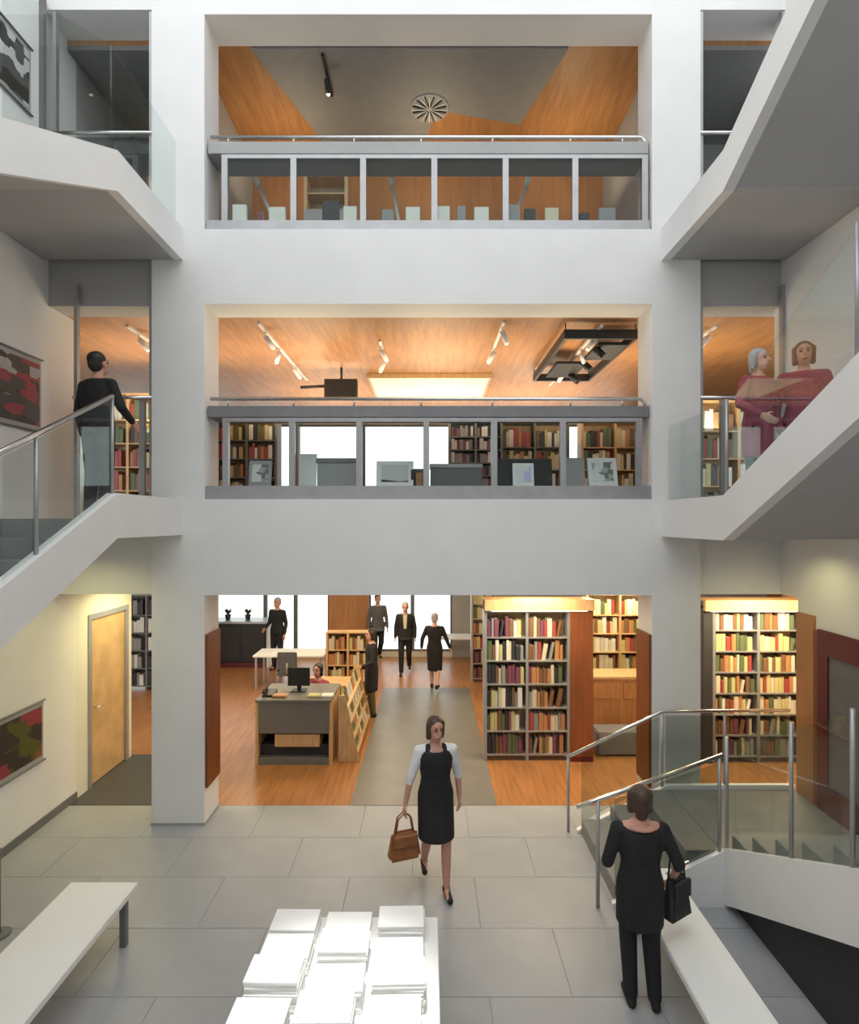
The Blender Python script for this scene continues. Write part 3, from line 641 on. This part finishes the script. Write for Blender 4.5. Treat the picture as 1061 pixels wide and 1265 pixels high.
t = thing('book_stand', 'small stand with dark and orange books beside the open white book', 'stand', (-.14, YS, ZS)); bx('base', 'dark_grey', t, -.1, .1, 0, .14, 0, .02); bx('back', 'dark_grey', t, -.1, .1, .12, .14, .02, .24); bx('book', 'cover_orange', t, -.03, .05, .02, .1, .02, .18); bx('book', 'cover_black', t, -.09, -.04, .02, .1, .02, .22)
t = thing('storage_box', 'long dark grey box behind the fourth middle glass panel', 'box', (.33, YS, ZS)); obj('body', bevel(box(B(), -.32, .32, 0, .2, 0, .24), .006), 'dark_grey', t); obj('lid', bevel(box(B(), -.33, .33, -.01, .21, .24, .29), .006), 'grey_paint', t)
board('display_board', 'black display board with a pale blue sheet on the middle shelf', 'board', .82, 1.52, YS, ZS, .36, 'charcoal', -8)
board('framed_sheet', 'white framed pale blue sheet leaning on the black display board', 'picture', 1.02, 1.28, YS - .08, ZS, .30, 'white', -10, 'print_blue')
board('display_board', 'plain mid grey board behind the last middle glass panel', 'board', 1.64, 1.94, YS + .05, ZS, .38, 'grey_paint', -8)
board('display_board', 'white board with a dark pattern behind the last middle glass panel', 'board', 1.96, 2.32, YS - .04, ZS, .38, 'white', -14, 'print_page')
# top shelf: small white books standing face-out
ZT = 7.14
tops = [(-2.27, .17, .22, 'white'), (-2.02, .07, .14, 'purple'), (-1.82, .2, .19, 'white'), (-1.18, .2, .26, 'black'), (-.95, .16, .2, 'white'), (-.50, .14, .16, 'grey'), (-.20, .17, .19, 'white'),
        (.14, .2, .2, 'white'), (.38, .1, .2, 'grey'), (.62, .17, .19, 'white'), (.98, .2, .22, 'grey'), (1.20, .13, .17, 'black'), (1.46, .16, .18, 'cream'), (1.85, .12, .12, 'black'), (2.12, .2, .18, 'grey')]
ordn = ['first', 'second', 'third', 'fourth', 'fifth', 'sixth', 'seventh', 'eighth', 'ninth', 'tenth', 'eleventh', 'twelfth', 'thirteenth', 'fourteenth', 'fifteenth']
for i, (x, w, h, c) in enumerate(tops):
    o = link('book', BOOK[c], None, (x - w / 2, 6.93, ZT)); o.scale = (.05, w, h); o.rotation_euler = (0, 0, math.radians(-90)); o.location = (x - w / 2, 6.81, ZT)
    tag(o, '%s book face-out on the top display shelf, %s from the bench-side pier' % (c, ordn[i]), 'book', 'books on the top display shelf')
t = thing('display_cabinet', 'pale yellow framed cabinet behind the second top glass panel', 'cabinet', (-1.52, 8.2, 7.0))
fr = B(); box(fr, -.3, .34, 0, .3, 0, 1.1); obj('base', fr, 'grey_paint', t)
fr = B(); box(fr, -.3, -.25, 0, .3, 1.1, 1.62); box(fr, .29, .34, 0, .3, 1.1, 1.62); box(fr, -.25, .29, 0, .3, 1.57, 1.62); obj('frame', fr, 'pale_wood', t); bx('back_panel', 'cover_cream', t, -.25, .29, .27, .3, 1.1, 1.57); bx('shelf', 'pale_wood', t, -.25, .29, 0, .27, 1.32, 1.34)
for x, y, dx, lb in ((-2.05, 7.25, .14, 'slim white slanted lamp arm behind the first top glass panel'), (-.42, 7.25, .06, 'slim white slanted lamp arm behind the third top glass panel'), (1.12, 7.3, -.12, 'slim white slanted lamp arm behind the fifth top glass panel')):
    t = thing('reading_lamp', lb, 'lamp', (x, y, 7.0)); obj('base', lathe(B(), [(.08, 0), (.08, .02), (.02, .03)], 16), 'white', t)
    obj('arm', tube(B(), [(dx, 0, .02), (dx * .8, 0, .3), (-dx, 0, .88)], .022, 8), 'white', t); obj('lamp_head', tube(B(), [(-dx, 0, .88), (-dx * 1.3, -.02, 1.0)], .035, 10), 'white', t)

# wall prints on the left wall
def wall_print(label, y0, y1, z0, z1, m):
    t = thing('wall_print', label, 'picture', (XL, y0, z0)); w = y1 - y0; h = z1 - z0
    bx('backing', 'grey_paint', t, 0, .012, 0, w, 0, h); bx('printed_sheet', m, t, .012, .016, .03, w - .03, .06, h - .06)
    for z in (0, h): obj('hanging_rail', tube(B(), [(.02, -.02, z), (.02, w + .02, z)], .012, 8), 'dark_grey', t)
wall_print('dark print with red and green bands between two rails on the lower wall', 5.5, 6.66, .78, 1.48, 'print_green')
wall_print('dark print with red blocks between two rails on the middle landing wall', 5.4, 6.62, 4.62, 5.46, 'print_red')
wall_print('black and white print between two rails on the top wall', 5.2, 6.45, 8.2, 8.95, 'print_mono')
sbox('trim_11', 'dark_grey', XL, XL + .05, 6.60, 6.66, Z2, 9.7)

# ================================================================ PEOPLE
# joints for a 1.68 m figure facing -y; R is the figure's own right (-x)
BASE = dict(Rs=(-.168, .005, 1.352), Ls=(.168, .005, 1.352), Re=(-.225, .02, 1.09), Le=(.225, .02, 1.09), Rw=(-.235, -.05, .85), Lw=(.235, -.05, .85),
            Rh=(-.085, 0, .90), Lh=(.085, 0, .90), Rk=(-.09, -.015, .49), Lk=(.09, -.015, .49), Ra=(-.09, .02, .085), La=(.09, .02, .085), head=(0, -.015, 1.565), turn=0, nod=0, lean=0)
def V(p): return Vector(p)
def hand(bm, w, fd, side, curl=.5, palm_n=None):
    d = fd.normalized(); n = Vector((-side, 0, 0)) if palm_n is None else palm_n     # palm faces the thigh
    n = (n - d * n.dot(d)).normalized(); a = d.cross(n)
    if a.y > 0: a = -a                                                       # thumb side, to the front
    pc = w + d * .045
    for k in (-1, 0, 1): cap(bm, w + a * .012 * k, w + d * .085 + a * .026 * k, .018, .014, 8)
    for k, L in ((-1.5, .058), (-.5, .07), (.5, .076), (1.5, .068)):
        p0 = w + d * .085 + a * .019 * k; p1 = p0 + (d + n * curl * .35).normalized() * L * .5; p2 = p1 + (d + n * curl * 1.2).normalized() * L * .5
        cap(bm, p0, p1, .0088, .0082, 7); cap(bm, p1, p2, .0082, .007, 7)
    t0 = w + d * .03 + a * .026; t1 = t0 + (d * .6 + a * .8 + n * .2).normalized() * .036; t2 = t1 + (d + a * .25 + n * .3).normalized() * .03
    cap(bm, t0, t1, .0115, .010, 7); cap(bm, t1, t2, .010, .008, 7)
TORSO = [(1.425, .062, .060), (1.40, .095, .072), (1.36, .140, .088), (1.29, .158, .104), (1.20, .150, .103), (1.10, .130, .092), (1.03, .140, .097), (.95, .163, .108), (.87, .166, .112), (.82, .13, .09)]
def torso(bm, tilt, g, wide, zmax=2, zmin=0, extra=()):
    rings = []
    for i, (z, rx, ry) in enumerate([r for r in TORSO if zmin <= r[0] <= zmax]):
        c = tilt((0, .012 if z > 1.38 else .004, z)); w = wide if z > 1.0 else 1
        rings.append((c, rx * w + g, ry + g))
    rings += list(extra)
    vv = [[bm.verts.new((c.x + rx * math.cos(k * math.pi / 10), c.y + ry * math.sin(k * math.pi / 10), c.z)) for k in range(20)] for c, rx, ry in rings]
    fs = [bm.faces.new((A[k], A[(k + 1) % 20], C[(k + 1) % 20], C[k])) for A, C in zip(vv, vv[1:]) for k in range(20)]
    fs += [bm.faces.new(vv[0][::-1]), bm.faces.new(vv[-1])]
    bmesh.ops.recalc_face_normals(bm, faces=fs)
def person(label, loc, rz, h, pose, top, bottom, hair='hair_dark', skin='skin', vox=.012, sleeves=True, hem=None, neck=None, under=None, shoes='cloth_black', wide=1.0, hairstyle='short', jacket=None, sleeve_end='w', flare=1.0, group=None, curl=.5):
    t = thing('person', label, 'person', loc, rz, group); s = h / 1.68; t.scale = (s, s, s)
    J = {k: (V(v) if isinstance(v, tuple) else v) for k, v in {**BASE, **pose}.items()}
    lean = J['lean']
    def tilt(p):
        p = V(p)
        if lean and p.z > .9: k = p.z - .9; p = V((p.x, p.y - k * lean, p.z - k * abs(lean) * .12))
        return p
    for k in ('Rs', 'Ls', 'Re', 'Le', 'Rw', 'Lw', 'head'): J[k] = tilt(J[k])
    hd = J['head']; R = Matrix.Rotation(J['turn'], 3, 'Z') @ Matrix.Rotation(J['nod'], 3, 'X')
    nk = tilt((0, .015, 1.42)); pelvis = (0, .01, .93)
    def H(p): return hd + R @ V(p)
    # ---- body, one surface
    b = B()
    ball(b, H((0, .012, .03)), (.072, .092, .085), R); ball(b, H((0, -.012, -.035)), (.058, .072, .078), R); ball(b, H((0, -.04, -.085)), (.034, .032, .026), R)
    cap(b, H((0, -.085, .015)), H((0, -.108, -.022)), .009, .014, 8); ball(b, H((0, -.075, -.062)), (.025, .02, .012), R)
    for q in (-1, 1): ball(b, H((.075 * q, .012, -.008)), (.012, .02, .032), R, 8, 6)
    cap(b, nk + V((0, .01, -.05)), H((0, .012, -.06)), .056, .049)
    torso(b, tilt, -.004, wide)
    for q in 'RL': cap(b, nk + V((0, .01, -.05)), J[q + 's'], .058, .046)
    for q in 'RL':
        cap(b, J[q + 's'], J[q + 'e'], .049, .038); cap(b, J[q + 'e'], J[q + 'w'], .038, .025)
        if vox < .011: hand(b, J[q + 'w'], J[q + 'w'] - J[q + 'e'], -1 if q == 'R' else 1, curl)
        else:
            dd = (J[q + 'w'] - J[q + 'e']).normalized(); hand(b, J[q + 'w'], dd, -1 if q == 'R' else 1, .3)
        cap(b, J[q + 'h'], J[q + 'k'], .082, .054); cap(b, J[q + 'k'], J[q + 'k'] * .55 + J[q + 'a'] * .45 + V((0, .012, 0)), .052, .05); cap(b, J[q + 'k'] * .55 + J[q + 'a'] * .45 + V((0, .012, 0)), J[q + 'a'], .05, .034)
        fdir = V((J[q + 'a'].x * .25, -.15, -.05)); cap(b, J[q + 'a'] + V((0, .02, -.045)), J[q + 'a'] + V((fdir.x * .3, -.13, -.055)), .032, .026)
    voxel(obj('body', b, skin, t), vox)
    # ---- face
    for q in (-1, 1):
        e = obj('eye', ball(B(), H((.03 * q, -.078, .012)), (.0125, .010, .008), R, 8, 6), 'black', t)
        obj('eyebrow', tube(B(), [H((.014 * q, -.088, .033)), H((.045 * q, -.078, .034))], .004, 5), hair, t)
    obj('mouth', tube(B(), [H((-.02, -.083, -.062)), H((0, -.091, -.060)), H((.02, -.083, -.062))], .006, 6), 'lip', t)
    # ---- hair
    hb = B(); ball(hb, H((0, .028, .052)), (.083, .094, .078), R); ball(hb, H((0, .055, .0)), (.074, .062, .085), R)
    if hairstyle == 'bob':
        for q in (-1, 1): cap(hb, H((.066 * q, .01, .05)), H((.07 * q, .018, -.075)), .034, .028)
        cap(hb, H((0, .06, .02)), H((0, .065, -.08)), .062, .05)
    if hairstyle == 'bun': ball(hb, H((0, .10, .075)), .05)
    voxel(obj('hair', hb, hair, t), max(vox, .009))
    # ---- clothes
    g = .016; cb = B()
    extra = []
    if hem is not None:
        ks = (J['Rk'] + J['Lk']) / 2
        for i in range(1, 7):
            f_ = i / 6; z = .87 + (hem - .87) * f_; spread = abs(J['Rk'].y - J['Lk'].y) * .4 * f_
            extra.append((V((ks.x * f_ * .5, ks.y * f_ * .7 + .004, z)), (.166 + g) * (1 + (flare - 1) * f_) * (1 - .05 * f_), (.112 + g) * (1 + (flare - 1) * f_) + spread))
    top_z = 1.37 if neck == 'low_back' or under else 1.41
    torso(cb, tilt, g, wide, top_z, .86 if hem is not None else .81, extra)
    for q in 'RL':
        if under is None: cap(cb, nk + V((0, .006, -.10 if neck == 'low_back' else -.062)), J[q + 's'], .066, .057)
        else: cap(cb, V((J[q + 's'].x * .42, .0, 1.36)), V((J[q + 's'].x * .42, .0, 1.25)), .062, .06)
    sb = cb if under is None else B()
    if sleeves:
        for q in 'RL':
            e = J[q + 'e'] + (J[q + 'w'] - J[q + 'e']) * (.9 if sleeve_end == 'w' else .25)
            cap(sb, J[q + 's'], J[q + 'e'], .057, .048); cap(sb, J[q + 'e'], e, .048, .036)
        if under is not None: [cap(sb, nk + V((0, .008, -.062)), J[q + 's'], .067, .058) for q in 'RL']; torso(sb, tilt, .008, wide, 1.37, 1.05)
    voxel(obj('dress' if hem is not None and bottom is None else 'top', cb, top, t), max(vox, .011))
    if under is not None: voxel(obj('blouse', sb, under, t), max(vox, .011))
    else: sb = None
    if bottom:
        tb = B(); ball(tb, V(pelvis), (.155 + g, .105 + g, .12))
        for q in 'RL':
            cap(tb, J[q + 'h'], J[q + 'k'], .086 + g * .6, .062 + g * .5); cap(tb, J[q + 'k'], J[q + 'a'] + V((0, 0, .0)), .062 + g * .5, .048 + g * .4)
        voxel(obj('trousers', tb, bottom, t), max(vox, .011))
    for q in 'RL':
        a = J[q + 'a']; sh = B(); ox = a.x * .15
        cap(sh, a + V((0, .035, -.05)), a + V((ox, -.14, -.058)), .036, .03); cap(sh, a + V((0, .03, -.06)), a + V((ox, -.13, -.066)), .034, .028)
        ball(sh, a + V((0, .02, -.03)), .04)
        voxel(obj('shoe', sh, shoes, t), .01)
    if jacket == 'collar':
        obj('shirt_front', prism(B(), [(-.05, 1.40), (.05, 1.40), (.03, 1.08), (-.03, 1.08)], 'y', -.128, -.112), 'cover_cream', t)
    if neck == 'low_back':
        ball_b = ball(B(), tilt((0, .075, 1.385)), (.085, .045, .022)); obj('bare_neckline', ball_b, skin, t)
    return t
walkR = dict(Rk=(-.09, -.10, .50), Ra=(-.09, -.14, .09), Lk=(.085, -.02, .50), La=(.085, .22, .16))
walkL = dict(Lk=(.09, -.10, .50), La=(.085, -.14, .09), Rk=(-.085, -.02, .50), Ra=(-.085, .22, .16))
# the woman in the middle, walking toward the viewer with a bag in her right hand
person('woman in black dress and white blouse walking with a tan bag', (.06, 5.55, 0), math.radians(8), 1.66,
       dict(walkL, Re=(-.25, .0, 1.10), Rw=(-.30, -.02, .86), Le=(.235, .08, 1.10), Lw=(.25, .06, .86), turn=math.radians(14)), 'cloth_black', None, 'hair_brown', 'skin', .0075, under='cloth_white', hem=.52, hairstyle='bob', sleeve_end='e', flare=1.05, curl=1.1)
# woman with the black bag, seen from behind
person('woman in black seen from behind with a black bag on her arm', (1.56, 4.20, 0), math.radians(176), 1.62,
       dict(Re=(-.27, .06, 1.12), Rw=(-.27, -.08, .93), Le=(.25, .02, 1.10), Lw=(.20, -.14, 1.02), nod=math.radians(-8), Rk=(-.085, -.01, .49), Ra=(-.10, .03, .085), Lk=(.075, -.06, .50), La=(.07, .0, .085)), 'cloth_black', 'cloth_black', 'hair_brown', 'skin', .0075, hem=.62, neck='low_back', hairstyle='bob', sleeve_end='e', flare=1.03, curl=1.0)
# visitors and staff inside
person('woman in dark coat standing at the desk rack, turned to the shelves', (-1.07, 10.45, 0), math.radians(-75), 1.60, dict(Lw=(.2, -.22, 1.0), Le=(.235, -.02, 1.09)), 'cloth_black', 'cloth_olive', 'hair_dark', hem=.50, hairstyle='bob')
person('man in dark jacket and pale shirt walking in from the glass front', (-.57, 13.35, 0), 0, 1.68, dict(walkR, turn=.1), 'cloth_black', 'cloth_black', 'hair_grey', 'skin', jacket='collar', wide=1.1, hem=.82)
person('woman in a plain black dress walking away toward the glass front', (.11, 12.1, 0), math.radians(170), 1.62, dict(walkL, Re=(-.27, .03, 1.12), Rw=(-.34, -.02, .92), Le=(.27, .03, 1.12), Lw=(.30, -.02, .90)), 'cloth_black', None, 'hair_grey', 'skin_light', hem=.42, flare=.95)
person('figure in grey whose head is hidden by the white band, by the glass front', (-1.32, 14.45, 0), .3, 1.72, dict(walkR), 'cloth_grey', 'cloth_black', hem=.8)
person('man in black with a red scarf standing by the black counter', (-3.68, 13.7, 0), math.radians(-20), 1.74, dict(Rw=(-.2, -.2, .98)), 'cloth_black', 'cloth_black', 'hair_grey', jacket=None)
person('clerk in dark red sitting behind the reception desk', (-1.85, 9.42, 0), math.radians(-25), 1.62, dict(Rk=(-.1, -.40, .88), Lk=(.1, -.40, .88), Ra=(-.1, -.38, .48), La=(.1, -.38, .48), Rw=(-.16, -.3, 1.12), Lw=(.16, -.3, 1.12), Re=(-.23, -.04, 1.10), Le=(.23, -.04, 1.10)), 'cloth_red', 'cloth_black', hairstyle='bob').location.z = -.40
# stairs on the middle storey
person('person in black with dark hair on the middle landing, back turned', (-3.42, 5.85, Z1), math.radians(165), 1.72, dict(Re=(-.26, -.02, 1.12), Rw=(-.22, -.22, 1.0), nod=math.radians(-12)), 'cloth_black', 'cloth_black', wide=1.15, vox=.009)
person('grey-haired woman in pink-red coming down the stair behind the glass', (3.14, 5.40, Z1), math.radians(20), 1.62, dict(Re=(-.25, 0, 1.12), Rw=(-.2, -.2, .98)), 'cloth_red', 'cloth_black', 'hair_grey', 'skin_light', hem=.6, hairstyle='bob', vox=.009)
person('dark-haired woman in red further up the stair behind the glass', (3.60, 5.45, Z1), math.radians(-30), 1.70, dict(Lw=(.22, -.2, 1.0)), 'cloth_red', 'cloth_black', 'hair_brown', 'skin', hem=.6, hairstyle='bob', vox=.009)

def handbag(label, loc, rz, w, h, d, m, strap):
    t = thing('handbag', label, 'handbag', loc, rz)
    b = B(); box(b, -w / 2, w / 2, -d / 2, d / 2, 0, h)
    for v in b.verts:
        if v.co.z > h * .5: v.co.x *= .78; v.co.y *= .4
    bevel(b, .03, 3); obj('bag_body', b, m, t)
    obj('flap', bevel(box(B(), -w * .36, w * .36, -d / 2 - .004, -d / 2 + .03, h * .5, h * .92), .01), m, t)
    for y in (-.02, .02): obj('strap', tube(B(), [(-w * .28, y, h * .93), (-w * .2, y, h + strap * .7), (0, y, h + strap), (w * .2, y, h + strap * .7), (w * .28, y, h * .93)], .008, 6), m, t)
    return t
handbag('tan leather handbag hanging from the walking woman\'s hand', (-.245, 5.47, .33), math.radians(20), .32, .27, .15, 'leather_tan', .17)
handbag('black handbag hanging from the arm of the woman by the bench', (1.86, 4.27, .60), math.radians(32), .25, .32, .13, 'charcoal', .16)

# ---------------------------------------------------------------- settle remeshed surfaces
dg = bpy.context.evaluated_depsgraph_get(); dg.update()
for o, _ in PENDING:
    me = bpy.data.meshes.new_from_object(o.evaluated_get(dg), depsgraph=dg)
    if not me.materials: me.materials.append(o.data.materials[0])
    o.modifiers.clear(); o.data = me
